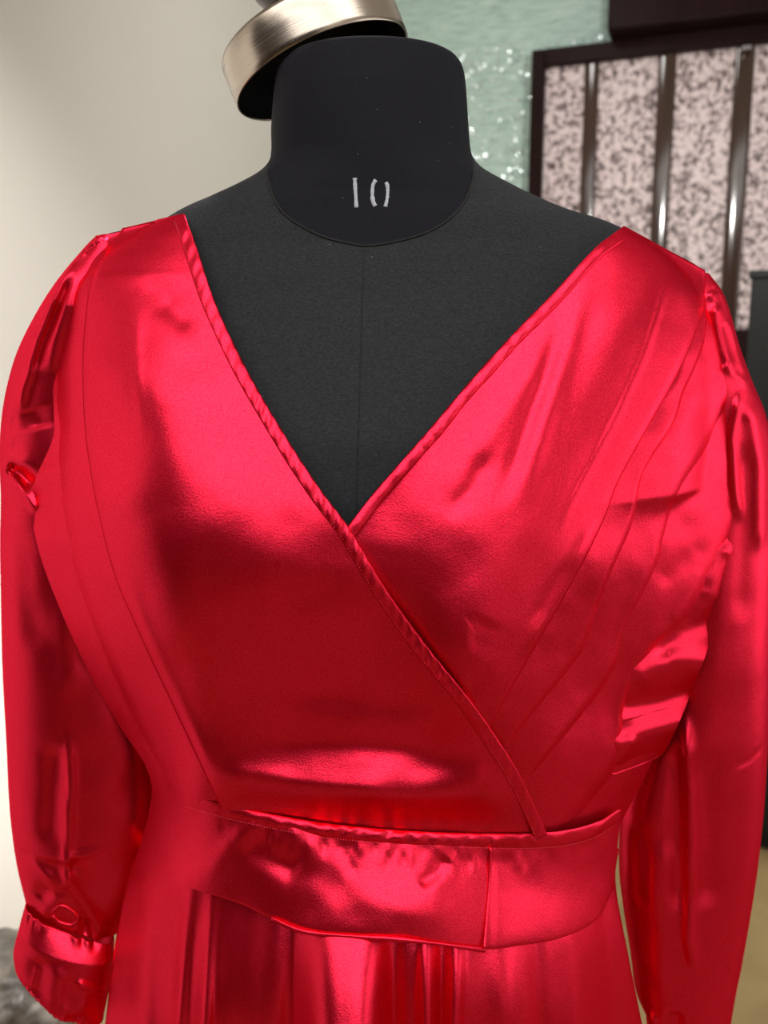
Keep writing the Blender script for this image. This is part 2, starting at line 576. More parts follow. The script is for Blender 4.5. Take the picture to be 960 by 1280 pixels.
def wbox(name, s0, s1, o0, o1, z0, z1, m, parent, bevel=0.004):
    return link(name, box_mesh(name, (s0, o0, z0), (s1, o1, z1), MW, bevel), parent, m, smooth=False)


_, zP = wall_uv(682, 82, OUT)
_, zB = wall_uv(922, 412, OUT)
sEnd = sL + 1.6
s1, _ = wall_uv(679, 150, OUT)
wbox('stile', sL, s1, 0.02, OUT, 0.0, zT, FRAMEW, screen)
wbox('top_rail', s1, sEnd, 0.02, OUT, zP, zT, FRAMEW, screen)
wbox('bottom_rail', s1, sEnd, 0.02, OUT, zB - 0.14, zB, FRAMEW, screen)
wbox('base_panel', s1, sEnd, 0.03, OUT - 0.03, 0.0, zB - 0.14, FRAMEW, screen)
edges_px = [(679, 728), (746, 819), (841, 913), (937, 1010), (1034, 1110), (1134, 1210)]
prev = None
for a, b in edges_px:
    sa, _ = wall_uv(a, 170, OUT - 0.03); sb, _ = wall_uv(b, 170, OUT - 0.03)
    wbox('stone_panel', sa - 0.004, sb + 0.004, 0.03, OUT - 0.03, zB, zP, STONE, screen, 0.002)
    if prev is not None:
        n = 14
        th = np.linspace(0, math.pi, n)
        prof = [((prev + sa) / 2 - math.cos(t) * (sa - prev) / 2 * 1.02, OUT - 0.03 + 0.010 * math.sin(t) ** 0.5) for t in th]
        P = np.array([[tuple(MW @ Vector((p[0], p[1], z))) for p in prof] for z in np.linspace(zP, zB, 3)])
        link('glossy_bar', grid_mesh('glossy_bar', P, flip=True), screen, BARM)
    prev = sb
sH, _ = wall_uv(759, 30, OUT + 0.1)
_, zH = wall_uv(800, 52, OUT + 0.1)
hd = wbox('header_box', sH, sEnd, 0.02, OUT + 0.1, zT + 0.001, zT + 0.42, FRAMEW, screen, 0.006)
# small chrome block added to imitate a slanted highlight by the third bar
cs, cz = wall_uv(933, 58, OUT + 0.03)
wbox('chrome_glint', cs - 0.014, cs + 0.016, OUT, OUT + 0.02, cz - 0.007, cz + 0.009, simple('chrome_glint_metal', (0.5, 0.5, 0.56), 0.2, 1.0), screen, 0.003)

# black laminated box at the right edge
pb = unproj(940, 338, 1.62)
Mb = Matrix.Translation(Vector((pb[0], pb[1], 0))) @ Matrix.Rotation(math.radians(-30), 4, 'Z')
blk = empty('black_pedestal', (pb[0] + 0.18, pb[1] + 0.05, 0), 'plain black pedestal box at the right edge behind the red sleeve', 'pedestal')
link('pedestal_body', box_mesh('pedestal_body', (0, 0, 0.05), (0.34, 0.30, pb[2] - 0.02), Mb, 0.004), blk, BLACKBOX, smooth=False)
link('pedestal_top', box_mesh('pedestal_top', (-0.006, -0.006, pb[2] - 0.02), (0.346, 0.306, pb[2]), Mb, 0.004), blk, BLACKBOX, smooth=False)
link('plinth', box_mesh('plinth', (0.02, 0.02, 0.0), (0.32, 0.28, 0.05), Mb, 0.002), blk, BLACKBOX, smooth=False)

# dark crumpled sack at the foot of the left wall
pc = foot + WS * 0.19 + WN * 0.16
bm = bmesh.new()
bmesh.ops.create_icosphere(bm, subdivisions=5, radius=1.0)
from mathutils import noise as mnoise
for v in bm.verts:
    n = mnoise.fractal(v.co * 1.6 + Vector((3, 1, 7)), 1.0, 2.0, 4)
    cr = abs(mnoise.noise(v.co * 4.0 + Vector((9, 2, 1))))
    k_ = 1 + 0.16 * n - 0.14 * cr
    c = v.co * k_
    v.co = Vector((c.x * 0.15, c.y * 0.15, max(c.z, -0.8) * 0.09 + 0.072))
bm.transform(Matrix.Translation(Vector((pc[0], pc[1], 0))))
me = bpy.data.meshes.new('crumpled_sack'); bm.to_mesh(me); bm.free()
sack = link('crumpled_sack', me, None, BAGM)
sack['label'] = 'dark brown crumpled sack on the floor at the lower left by the white wall'
sack['category'] = 'sack'

# ------------------------------------------------------------------ the dress form
YS = 0.02     # depth of the shoulder line
form = empty('dress_form', (-0.01, YS, 0.0), 'black jersey dress form marked 10 on its neck, wearing the red dress', 'dress form')
sideL = [(356, 83), (348, 92), (344, 112), (340, 160), (340, 192), (336, 208), (322, 222), (296, 236), (262, 251), (225, 267), (175, 298), (142, 324), (118, 346), (104, 360), (96, 400), (92, 500), (98, 600)]
sideR = [(571, 80), (578, 89), (582, 112), (585, 160), (588, 192), (594, 206), (608, 219), (636, 234), (672, 251), (712, 267), (768, 285), (815, 314), (840, 338), (856, 362), (864, 400), (872, 500), (862, 600)]


def prof(side):
    c = catmull(side, 240)
    p = unproj(c[:, 0], c[:, 1], YS)
    o = np.argsort(p[:, 2])
    return p[o, 2], p[o, 0]


zl, xl = prof(sideL); zr, xr = prof(sideR)
ztop = min(zl.max(), zr.max())
zlow = max(zl.min(), zr.min())
zs_low = [0.72, 0.80, 0.88, 0.95, 1.02, 1.10, 1.16]
zz = np.r_[np.array(zs_low), np.linspace(zlow, 1.34, 20), np.linspace(1.342, ztop, 130)]
xL = np.interp(zz, np.r_[zs_low, zl], np.r_[[-.19, -.185, -.165, -.145, -.14, -.155, -.17], xl])
xR = np.interp(zz, np.r_[zs_low, zr], np.r_[[.17, .165, .145, .125, .12, .135, .15], xr])
YF = [(.72, -.085), (.80, -.08), (.88, -.068), (.95, -.056), (1.02, -.056), (1.10, -.075), (1.16, -.095), (1.20, -.101), (1.25, -.093), (1.30, -.073), (1.34, -.057), (1.37, -.047), (1.40, -.041), (1.43, -.039), (1.465, -.036), (1.482, -.033), (1.495, -.030)]
YB = [(.72, .12), (.88, .10), (.95, .085), (1.02, .08), (1.16, .10), (1.30, .10), (1.36, .085), (1.40, .078), (1.43, .074), (1.52, .07)]
yf = np.interp(zz, *zip(*YF)); yb = np.interp(zz, *zip(*YB))
nT = 260
th = np.linspace(0, 2 * math.pi, nT, endpoint=False)      # 0 = right, pi/2 = front
ct, st = np.cos(th), np.sin(th)
P = np.zeros((len(zz), nT, 3))
for i, z in enumerate(zz):
    xc = (xL[i] + xR[i]) / 2; w = (xR[i] - xL[i]) / 2
    P[i, :, 0] = xc + w * np.sign(ct) * np.abs(ct) ** 0.94
    P[i, :, 1] = np.where(st > 0, YS - (YS - yf[i]) * np.abs(st) ** 0.94, YS + (yb[i] - YS) * np.abs(st) ** 0.94)
    P[i, :, 2] = z
# round the top over and close it
top = [P]
for k_, (sc, dz) in enumerate([(0.985, .0012), (0.95, .0024), (0.88, .0034), (0.75, .004), (0.5, .0045), (0.2, .0045), (0.02, .0045)]):
    q = P[-1].copy(); c = q.mean(0)
    q = c + (q - c) * sc; q[:, 2] = zz[-1] + dz
    top.append(q[None])
P = np.concatenate(top, 0)
me = grid_mesh('torso', P, close_cols=True, flip=True)
# the neck is a separate cover sewn on along a seam that dips to the front
SEAM = [(340, 180), (334, 215), (341, 245), (352, 264), (372, 280), (404, 296), (440, 305), (460, 307), (490, 303), (530, 292), (560, 275), (578, 256), (588, 236), (592, 212), (588, 180)]


def front_y(x, z):
    """front of the bare form"""
    a = np.interp(z, zz, xL); b = np.interp(z, zz, xR); f = np.interp(z, zz, yf)
    c = (2 * (x - (a + b) / 2) / (b - a))
    s = np.sqrt(np.clip(1 - np.abs(c) ** (2 / 0.94), 0, 1)) ** 0.94
    return YS - (YS - f) * s


def _split():
    c = arc(SEAM, 160)
    p = np.array([on_form(a_, b_) for a_, b_ in c])
    ox, oz = p[:, 0], p[:, 2]
    bm = bmesh.new(); bm.from_mesh(me)
    neck_f, torso_f = [], []
    xa, xb = ox.min(), ox.max()
    o = np.argsort(ox)
    for f in bm.faces:
        q = f.calc_center_median()
        up = q.z > np.interp(q.x, ox[o], oz[o]) if xa < q.x < xb else False
        if q.z > 1.425:
            up = True
        (neck_f if up else torso_f).append(f.index)
    bm.free()
    out = []
    for name, drop in (('neck', torso_f), ('torso', neck_f)):
        b2 = bmesh.new(); b2.from_mesh(me); b2.faces.ensure_lookup_table()
        bmesh.ops.delete(b2, geom=[b2.faces[i] for i in drop], context='FACES')
        m2 = bpy.data.meshes.new(name); b2.to_mesh(m2); b2.free()
        out.append(m2)
    return out[0], out[1], p


def on_form(u, v):
    """where the ray through (u, v) meets the front of the form"""
    y = -0.05
    for _ in range(40):
        p = unproj(u, v, y)
        y = 0.5 * y + 0.5 * float(front_y(p[0], p[2]))
    return unproj(u, v, y)


me_n, me_t, seam_p = _split()
torso = link('torso', me_t, form, JERSEY)
neck = link('neck', me_n, form, JERSEY_N)
link('neck_seam', tube_mesh('neck_seam', seam_p[12:-12] + np.array([0, -.0002, 0]), 0.0007, 6), form, THREAD)
# centre front seam of the torso
cs_ = np.array([on_form(455 - (v - 310) * 0.03, v) + np.array([0, -0.0002, 0]) for v in np.linspace(312, 660, 40)])
link('centre_seam', tube_mesh('centre_seam', cs_, 0.00035, 5), form, JERSEY)
# chalked figure one and nought on the neck
strokes = [
    ([(443.5, 223), (444, 234), (445, 250), (445.5, 260)], 2.6),
    ([(469.5, 225), (466, 232), (465.5, 246), (467, 254), (469.5, 258)], 2.7),
    ([(482.5, 228), (484.5, 234), (484, 248), (481.5, 259)], 2.4),
]
for pts, wpx in strokes:
    c = arc(pts, 16)
    p3 = np.array([on_form(a, b) for a, b in c]) + np.array([0, .0009, 0])
    r = 0.0017 * (wpx / 2.6) * (0.80 + 0.15 * np.abs(np.linspace(-1, 1, 16)) + 0.12 * rng.uniform(-1, 1, 16))
    st_ = link('chalk_stroke', tube_mesh('chalk_stroke', p3, r, 8), neck, CHALK)
    st_['label'] = 'white chalk stroke of the size number'
# stand below the form
P = []
for r, z in [(.0, .0), (.20, .0), (.205, .012), (.19, .024), (.06, .035), (.022, .05), (.018, .08), (.018, .74), (.0, .74)]:
    P.append([(-0.01 + r * math.cos(a), YS + r * math.sin(a), z) for a in np.linspace(0, 2 * math.pi, 40, endpoint=False)])
link('stand', grid_mesh('stand', np.array(P), close_cols=True, flip=True), form, simple('chrome_stand', (0.7, 0.7, 0.7), 0.2, 1.0))

# steel cap, slid off backwards and tilted, on top of the neck
cen = unproj(403, 92, 0.052)
toc = -(rays(403, 92)); toc = toc / np.linalg.norm(toc)
aa = math.radians(70)
upp = UPV - toc * (UPV @ toc); upp /= np.linalg.norm(upp)
rgt = np.cross(upp, toc)
opening = math.sin(aa) * (0.404 * rgt - 0.915 * upp) + math.cos(aa) * toc
opening /= np.linalg.norm(opening)
zax = Vector(-opening)
Mc = Matrix.Translation(Vector(cen)) @ zax.to_track_quat('Z', 'Y').to_matrix().to_4x4()
cap = empty('neck_cap', tuple(cen), 'round brushed steel cap tilted on top of the black neck', 'cap')
R0, HB = 0.0635, 0.029


def lathe(name, prof_, M, n=96):
    P = np.array([[tuple(M @ Vector((r * math.cos(a), r * math.sin(a), z))) for a in np.linspace(0, 2 * math.pi, n, endpoint=False)] for r, z in prof_])
    return grid_mesh(name, P, close_cols=True)


cap_me = lathe('cap_band', [(R0 - .0012, 0), (R0 - .0006, -.0006), (R0, 0), (R0, .004), (R0, HB * .5), (R0, HB - .004), (R0 - .001, HB - .0015), (R0 - .003, HB), (R0 - .02, HB + .001), (.001, HB + .0015)], Matrix.Identity(4))
co = link('cap_band', cap_me, None, STEEL); co.matrix_world = Mc; co.parent = cap; co.matrix_parent_inverse = Matrix.Translation(-cap.location)
ci = link('cap_lining', lathe('cap_lining', [(R0 - .0014, .0002), (R0 - .0014, HB - .002), (R0 - .004, HB - .001), (.001, HB - .001)], Matrix.Identity(4)), None, BLACK_IN)
ci.matrix_world = Mc; ci.parent = cap; ci.matrix_parent_inverse = Matrix.Translation(-cap.location)
ck = link('knob', lathe('knob', [(.022, HB + .0005), (.0225, HB + .006), (.019, HB + .012), (.018, HB + .02), (.024, HB + .032), (.028, HB + .05), (.024, HB + .066), (.012, HB + .074), (.001, HB + .076)], Matrix.Identity(4), 48), None, KNOBM)
ck.matrix_world = Mc; ck.parent = cap; ck.matrix_parent_inverse = Matrix.Translation(-cap.location)

# ------------------------------------------------------------------ the dress
dress = empty('dress', (-0.01, YS, 0.30), 'red satin wrap dress with long puffed sleeves on the black dress form', 'dress')


def patch(name, cl, cr, rows, cols, off, parent, disp=None, thick=None, equal_len=True, mids=None, m=SATIN):
    """cloth between two edges given in the photograph, lying on the dressed body `off` metres out; disp(u, v, s, t) pushes it further out"""
    f = arc if equal_len else catmull
    a = f(cl, rows); b = f(cr, rows)
    s = np.linspace(0, 1, cols)
    uv = a[:, None] * (1 - s)[None, :, None] + b[:, None] * s[None, :, None]
    u, v = uv[..., 0], uv[..., 1]
    S = np.broadcast_to(s[None], u.shape); T = np.broadcast_to(np.linspace(0, 1, rows)[:, None], u.shape)
    o = off(S, T) if callable(off) else off
    y = Y(u, v) - o
    if disp is not None:
        y = y - disp(u, v, S, T)
    o_ = link(name, grid_mesh(name, unproj(u, v, y)), parent, SATIN if m is None else m)
    if thick is None and name == 'bodice_front':
        thick = .0008
    if thick:
        solid(o_, thick, 1.0)
    return o_


def roll(s, w=.05, d=.0028):
    """a folded edge turns back on itself"""
    return d * np.clip(1 - s / w, 0, 1) ** 2


# edges read off the photograph
NECK_A = [(230, 268), (246, 312), (270, 382), (310, 466), (358, 548), (400, 612), (437, 662), (482, 737), (532, 807), (590, 880), (640, 953), (668, 1008), (684, 1044)]
PLEAT_A1 = [(154, 286), (118, 345), (106, 420), (105, 490), (110, 560), (124, 640), (145, 720), (180, 802), (222, 892), (268, 990), (292, 1040)]
PLEAT_A2 = [(126, 295), (92, 360), (74, 440), (70, 510), (74, 570), (80, 640), (94, 715), (120, 790), (152, 865), (190, 945), (222, 1020)]
SIDE_A = [(120, 294), (84, 360), (66, 440), (67, 510), (66, 548), (44, 600), (39, 640), (52, 700), (78, 768), (112, 842), (150, 908), (186, 965), (190, 1010)]


def a_disp(u, v, s, t):
    bt = np.interp(u, [228, 300, 400, 500, 610, 690], [992, 1010, 1028, 1038, 1042, 1040])
    d = (1 - sstep(bt - 52, bt - 2, v)) * ridge(u, v, [(250, 1002), (330, 998), (450, 998), (560, 992), (650, 986)], 40, .0125, .14)
    d += ridge(u, v, [(260, 862), (330, 880), (430, 898), (520, 903), (590, 905)], 18, .0016, .3)
    d -= ridge(u, v, [(270, 920), (380, 930), (480, 935), (580, 928)], 16, .0010, .3)
    d -= ridge(u, v, [(212, 385), (228, 400)], 14, .0022, 0)
    d += ridge(u, v, [(150, 700), (180, 790), (225, 885), (275, 985)], 12, .0036, .25)
    d -= ridge(u, v, [(205, 330), (190, 400), (172, 470)], 18, .0012, .3)
    d += ridge(u, v, [(173, 380), (173, 470), (180, 560)], 7, .0006, .3)
    d -= ridge(u, v, [(330, 760), (400, 740), (450, 730)], 22, .0012, .3)
    d += 0.0010 * vnoise(u, v, 70, 1) + 0.0004 * vnoise(u, v, 33, 2)
    return d


bodice_a = patch('bodice_front', PLEAT_A1, NECK_A, 260, 150, lambda s, t: .0050 - .0042 * sstep(.93, 1, t) - roll(s), dress, a_disp)
bodice_a['label'] = 'overlapping bodice front from the left shoulder'


def pl_disp(seed, extra=None):
    def f(u, v, s, t):
        d = .0008 * vnoise(u, v, 45, seed) + .0004 * vnoise(u, v, 22, seed + 1)
        if extra is not None:
            d = d + extra(u, v)
        return d
    return f


def widen(c, px):
    return [(u + px, v) for u, v in c]


patch('pleat', PLEAT_A2, widen(PLEAT_A1, 14), 200, 40, lambda s, t: (.0034 - .0036 * s - roll(s, .2, .004)) * (1 - sstep(.75, 1, t)), bodice_a,
      pl_disp(3, lambda u, v: ridge(u, v, [(60, 500), (120, 492)], 8, .0012, 0) + ridge(u, v, [(75, 580), (112, 565)], 12, .0012, 0) - ridge(u, v, [(65, 535), (115, 530)], 14, .001, 0)))
patch('pleat', SIDE_A, widen(PLEAT_A2, 12), 200, 40, lambda s, t: (.0016 - .0040 * s) * (1 - sstep(.75, 1, t)), bodice_a,
      pl_disp(5, lambda u, v: ridge(u, v, [(45, 600), (60, 590), (76, 580)], 10, .0016, 0) - ridge(u, v, [(55, 645), (80, 635)], 18, .003, 0) + ridge(u, v, [(40, 675), (100, 680)], 12, .0015, 0)))


def binding(name, edge, width, off, parent, pucker, seed, freq, right=False, rows=420, slope=0.0, follow=None):
    """a folded hem along an edge, a little proud and puckered by its stitching"""
    a = arc(edge, rows)
    tan = np.gradient(a, axis=0); tan /= np.linalg.norm(tan, axis=1)[:, None]
    nr = np.stack([-tan[:, 1], tan[:, 0]], 1)
    if right:
        nr = -nr
    cols = 12
    s = np.linspace(0, 1, cols)
    w = width * (1 + 0.06 * vnoise(np.arange(rows) * 1.0, np.zeros(rows), 40, seed))
    uv = a[:, None] + nr[:, None] * (s[None, :, None] * w[:, None, None]) - nr[:, None] * 0.8
    u, v = uv[..., 0], uv[..., 1]
    L = np.r_[0, np.cumsum(np.linalg.norm(np.diff(a, axis=0), axis=1))]
    S = np.broadcast_to(s[None], u.shape)
    ph = (L[:, None] - slope * S * width)
    wob = np.sin(2 * math.pi * ph / freq + 2.5 * vnoise(ph, ph * 0, 55, seed + 2))
    amp = pucker * (0.10 + 0.90 * (0.5 + 0.5 * vnoise(ph, ph * 0 + 9, 90, seed + 4)))
    y = Y(u, v) - off - (follow(u, v, None, None) if follow else 0) - .0011 * np.sin(math.pi * np.clip(S, 0, 1)) ** 0.6 - amp * wob * np.sin(math.pi * S) ** 0.8
    o = link(name, grid_mesh(name, unproj(u, v, y)), parent, SATIN)
    solid(o, .0007, 1.0)
    # the stitch line at its inner side
    q = uv[:, -2]
    qs = arc(q, rows)
    yy = Y(qs[:, 0], qs[:, 1]) - off - .0004 - (follow(qs[:, 0], qs[:, 1], None, None) if follow else 0)
    return o, unproj(qs[:, 0], qs[:, 1], yy)


def stitches(name, pts, n, parent, r=.00028):
    """running stitches: many short threads, one object"""
    p = arc(pts, n * 3)
    vs_, fs = [], []
    for i in range(n):
        a, b = p[3 * i], p[3 * i + 1]
        t = (b - a); t /= np.linalg.norm(t) + 1e-9
        x = np.cross(t, [0, 1, 0]); x /= np.linalg.norm(x) + 1e-9
        k0 = len(vs_)
        for e in (a, b):
            vs_ += [tuple(e - x * r), tuple(e + np.array([0, -r * 1.5, 0])), tuple(e + x * r)]
        fs += [(k0, k0 + 1, k0 + 4, k0 + 3), (k0 + 1, k0 + 2, k0 + 5, k0 + 4)]
    me = bpy.data.meshes.new(name); me.from_pydata(vs_, [], fs); me.update()
    o = link(name, me, parent, RED_THREAD, smooth=False)
    o['kind'] = 'stuff'
    return o


# a_disp shapes only the panel; the band follows it where they meet
bA, stA = binding('neckline_band', NECK_A, 17, .0062, bodice_a, .0008, 11, 21, right=False, slope=0.9, follow=a_disp)
stitches('stitching', stA, 240, bodice_a)

NECK_B = [(780, 284), (742, 314), (692, 368), (640, 421), (590, 476), (541, 534), (492, 590), (462, 625), (432, 664)]
UNDER_B = [(432, 664), (470, 735), (520, 807), (578, 884), (628, 958), (656, 1010), (668, 1046)]
PLEAT_B1 = [(880, 338), (881, 370), (875, 398), (850, 458), (815, 522), (787, 572), (769, 607), (755, 645), (731, 696), (691, 768), (655, 830), (606, 918)]
PLEAT_B2 = [(884, 362), (882, 420), (870, 458), (854, 492), (843, 529), (815, 573), (801, 602), (790, 655), (760, 725), (737, 791), (721, 824), (658, 903), (622, 950)]
PLEAT_B3 = [(892, 380), (906, 440), (916, 490), (898, 526), (883, 560), (856, 600), (840, 634), (828, 680), (822, 704), (785, 780), (764, 842), (717, 906), (642, 995)]
SEAM_B = [(893, 380), (908, 440), (918, 492), (913, 560), (914, 606), (924, 630), (922, 653), (898, 694), (870, 752), (853, 776), (822, 804), (802, 831), (786, 862), (778, 893), (778, 921), (766, 965), (744, 994), (717, 1024), (680, 1046)]


def b_disp(u, v, s, t):
    d = ridge(u, v, [(742, 325), (715, 400), (690, 490), (660, 590), (640, 650)], 15, .0028, .3)
    d -= ridge(u, v, [(722, 360), (700, 420), (672, 500), (640, 590), (620, 640)], 12, .0022, .3)
    d += ridge(u, v, [(690, 395), (660, 470), (600, 560), (570, 620)], 16, .0018, .3)
    d -= ridge(u, v, [(610, 560), (590, 610), (555, 650)], 12, .0015, .3)
    d += ridge(u, v, [(840, 324), (822, 390), (804, 446), (772, 518), (740, 580), (712, 632), (692, 680)], 5, .0009, .2)
    d += ridge(u, v, [(745, 645), (722, 700), (684, 768), (648, 830)], 9, .0026, .25)
    d -= ridge(u, v, [(720, 690), (690, 740), (664, 790)], 10, .0018, .3)
    d -= ridge(u, v, [(612, 770), (600, 800), (582, 800)], 18, .0014, .3)
    d -= ridge(u, v, [(600, 850), (586, 866)], 12, .0009, 0)
    d += 0.0010 * vnoise(u, v, 80, 21) + 0.0004 * vnoise(u, v, 37, 22)
    return d


# under panel: from the neckline edge and its hidden continuation to the first pleat
nB = 240
eB = np.vstack([arc(NECK_B, 150), arc(UNDER_B[0:4], 91)[1:]])
bodice_b = patch('bodice_front', [tuple(p) for p in arc(eB, 40)], PLEAT_B1, nB, 150, lambda s, t: .0030 - .0036 * sstep(.35, .75, t) * sstep(.45, 0, s) - roll(1 - s), dress, b_disp)
bodice_b['label'] = 'bodice front from the right shoulder, tucked under the other'


def strip_b(edge_in, edge_out, off, seed, extra=None, cols=40):
    e = lambda s, t: off + .0034 * (s - .6) * (1 - sstep(.8, 1, t)) - roll(1 - s, .16, .004) * (1 - sstep(.9, 1, t))
    return patch('pleat', edge_in, edge_out, 220, cols, e, bodice_b, pl_disp(seed, extra))


def shift_in(c, du, dv):
    return [(u - du, v - dv) for u, v in c]


strip_b(shift_in(PLEAT_B1, 12, 8), PLEAT_B2, .0012, 31, lambda u, v: ridge(u, v, [(868, 420), (850, 470), (828, 510)], 7, .001, .3))
strip_b(shift_in(PLEAT_B2, 10, 6), PLEAT_B3, .0002, 33, lambda u, v: ridge(u, v, [(905, 470), (870, 500), (830, 590)], 20, .0022, .3) - ridge(u, v, [(880, 520), (850, 560)], 14, .0012, 0) - ridge(u, v, [(800, 700), (780, 770), (760, 830)], 13, .0018, .3))
strip_b(shift_in(PLEAT_B3, 12, 8), SEAM_B, -.0014, 35, lambda u, v: ridge(u, v, [(905, 560), (880, 620), (850, 660)], 18, .0025, .3) - ridge(u, v, [(870, 690), (835, 720)], 12, .0018, 0) + ridge(u, v, [(872, 720), (845, 770)], 8, .0014, 0) - ridge(u, v, [(790, 800), (770, 870), (765, 940)], 16, .002, .3))
bB, stB = binding('neckline_band', NECK_B, 13, .0042, bodice_b, .0005, 41, 30, right=True, slope=0.4, follow=b_disp)
stitches('stitching', stB, 170, bodice_b)

# loose edge of the armhole below the right arm
FLAP_L = [(924, 648), (890, 686), (858, 742), (838, 766), (808, 792), (786, 820), (768, 852), (760, 888), (760, 928), (756, 964)]
FLAP_R = [(927, 652), (918, 702), (891, 758), (889, 790), (881, 822), (866, 860), (850, 900), (830, 940), (808, 953), (768, 968)]


def flap_disp(u, v, s, t):
    d = .0012 * vnoise(u, v, 16, 51) * (1 - s)
    for p, w, a in [([(925, 660), (912, 690)], 8, .003), ([(905, 690), (885, 740)], 9, .003), ([(880, 735), (860, 770)], 10, -.0015), ([(895, 770), (850, 790), (830, 810)], 15, -.005),
                    ([(880, 828), (840, 826), (805, 840)], 16, .007), ([(866, 862), (820, 876), (785, 882)], 14, -.007), ([(850, 905), (800, 918), (776, 930)], 12, .006),
                    ([(835, 940), (800, 950), (770, 962)], 9, -.005), ([(790, 930), (775, 950)], 8, .004)]:
        d += ridge(u, v, p, w, a, 0)
    return d - .002 + .004 * s


patch('armhole_edge', FLAP_L, FLAP_R, 160, 40, -.004, dress, flap_disp)
# side of the bodice below the flap
patch('side_panel', [(645, 940), (645, 1000), (640, 1062)], [(850, 880), (812, 958), (776, 1030)], 60, 60, -.006, dress, pl_disp(55))
# left: side panel between the flap and the waist
patch('side_panel', [(120, 830), (183, 960), (187, 1010), (166, 1085)], [(190, 830), (262, 960), (262, 1020), (250, 1110)], 90, 40, -.0006, dress, None)

# waistband
BELT_TOP = [(227, 993), (250, 1000), (300, 1012), (400, 1030), (500, 1040), (610, 1044), (690, 1042), (740, 1032), (776, 1012)]
BELT_BOT = [(206, 1098), (250, 1114), (300, 1130), (380, 1164), (440, 1169), (500, 1173), (600, 1186), (650, 1182), (700, 1173), (745, 1150), (768, 1108)]


def belt(name, top, bot, rows, cols, off, parent, disp):
    a = arc(top, cols); b = arc(bot, cols)
    t = np.linspace(0, 1, rows)
    uv = a[None] * (1 - t)[:, None, None] + b[None] * t[:, None, None]
    u, v = uv[..., 0], uv[..., 1]
    T = np.broadcast_to(t[:, None], u.shape)
    tp = sstep(200, 330, u) ** 1.6
    y = Y(u, v) - (off + disp(u, v, T)) * tp + .0004
    o = link(name, grid_mesh(name, unproj(u, v, y)), parent, SATIN)
    return o


def belt_disp(u, v, t):
    d = .0030 * np.sin(math.pi * np.clip(t, 0, 1)) ** .5
    d += ridge(u, v, [(262, 1085), (285, 1055), (312, 1035)], 12, .0022, 0)
    d -= ridge(u, v, [(300, 1060), (340, 1075), (380, 1090)], 16, .0020, .2)
    d += ridge(u, v, [(370, 1045), (390, 1070)], 18, .0020, 0)
    d -= ridge(u, v, [(430, 1060), (440, 1085)], 9, .0012, 0)
    d -= ridge(u, v, [(562, 1070), (545, 1090), (522, 1108)], 9, .0014, .2)
    d += ridge(u, v, [(420, 1120), (520, 1130), (590, 1140)], 30, .0018, .3)
    d += .0006 * vnoise(u, v, 30, 61) + .0008 * np.exp(-((t - .2) / .12) ** 2) * vnoise(u, v * .4, 9, 62)
    d -= sstep(612, 622, u) * .0012
    return d


waist = belt('waistband', BELT_TOP, BELT_BOT, 70, 300, .0032, dress, belt_disp)
casing_top = [(231, 994), (300, 1010), (400, 1028), (500, 1038), (610, 1042), (690, 1040), (740, 1030), (774, 1012)]
casing_bot = [(234, 1010), (300, 1028), (400, 1047), (500, 1056), (610, 1061), (690, 1060), (740, 1049), (772, 1030)]


def casing_disp(u, v, t):
    return .0022 * np.sin(math.pi * t) ** .6 + .0012 * np.sin(math.pi * t) * vnoise(u + .6 * v, v * .3, 10, 63) + .0004 * np.sin(math.pi * t) * np.sin(u / 4.1 + 2 * vnoise(u, v, 40, 64))


belt('waist_casing', casing_top, casing_bot, 14, 420, .0040, waist, casing_disp)
cb = arc(casing_bot, 300)
stitches('stitching', unproj(cb[:, 0], cb[:, 1] - 1, Y(cb[:, 0], cb[:, 1]) - .0068 * sstep(205, 320, cb[:, 0])), 190, waist)
sv = np.array([(613, 1060), (612, 1100), (609, 1140), (605, 1186)]); sv = arc(sv, 40)
link('band_seam', tube_mesh('band_seam', unproj(sv[:, 0], sv[:, 1], Y(sv[:, 0], sv[:, 1]) - .0060), .0011, 8), waist, SATIN)
# rolled lower edge of the front band
lv = arc([(340, 1148), (380, 1164), (440, 1170), (500, 1174), (560, 1181), (606, 1187)], 80)
link('band_hem', tube_mesh('band_hem', unproj(lv[:, 0], lv[:, 1], Y(lv[:, 0], lv[:, 1]) - .0040), .0014 + .0004 * np.sin(np.linspace(0, 14, 80)), 8), waist, SATIN)

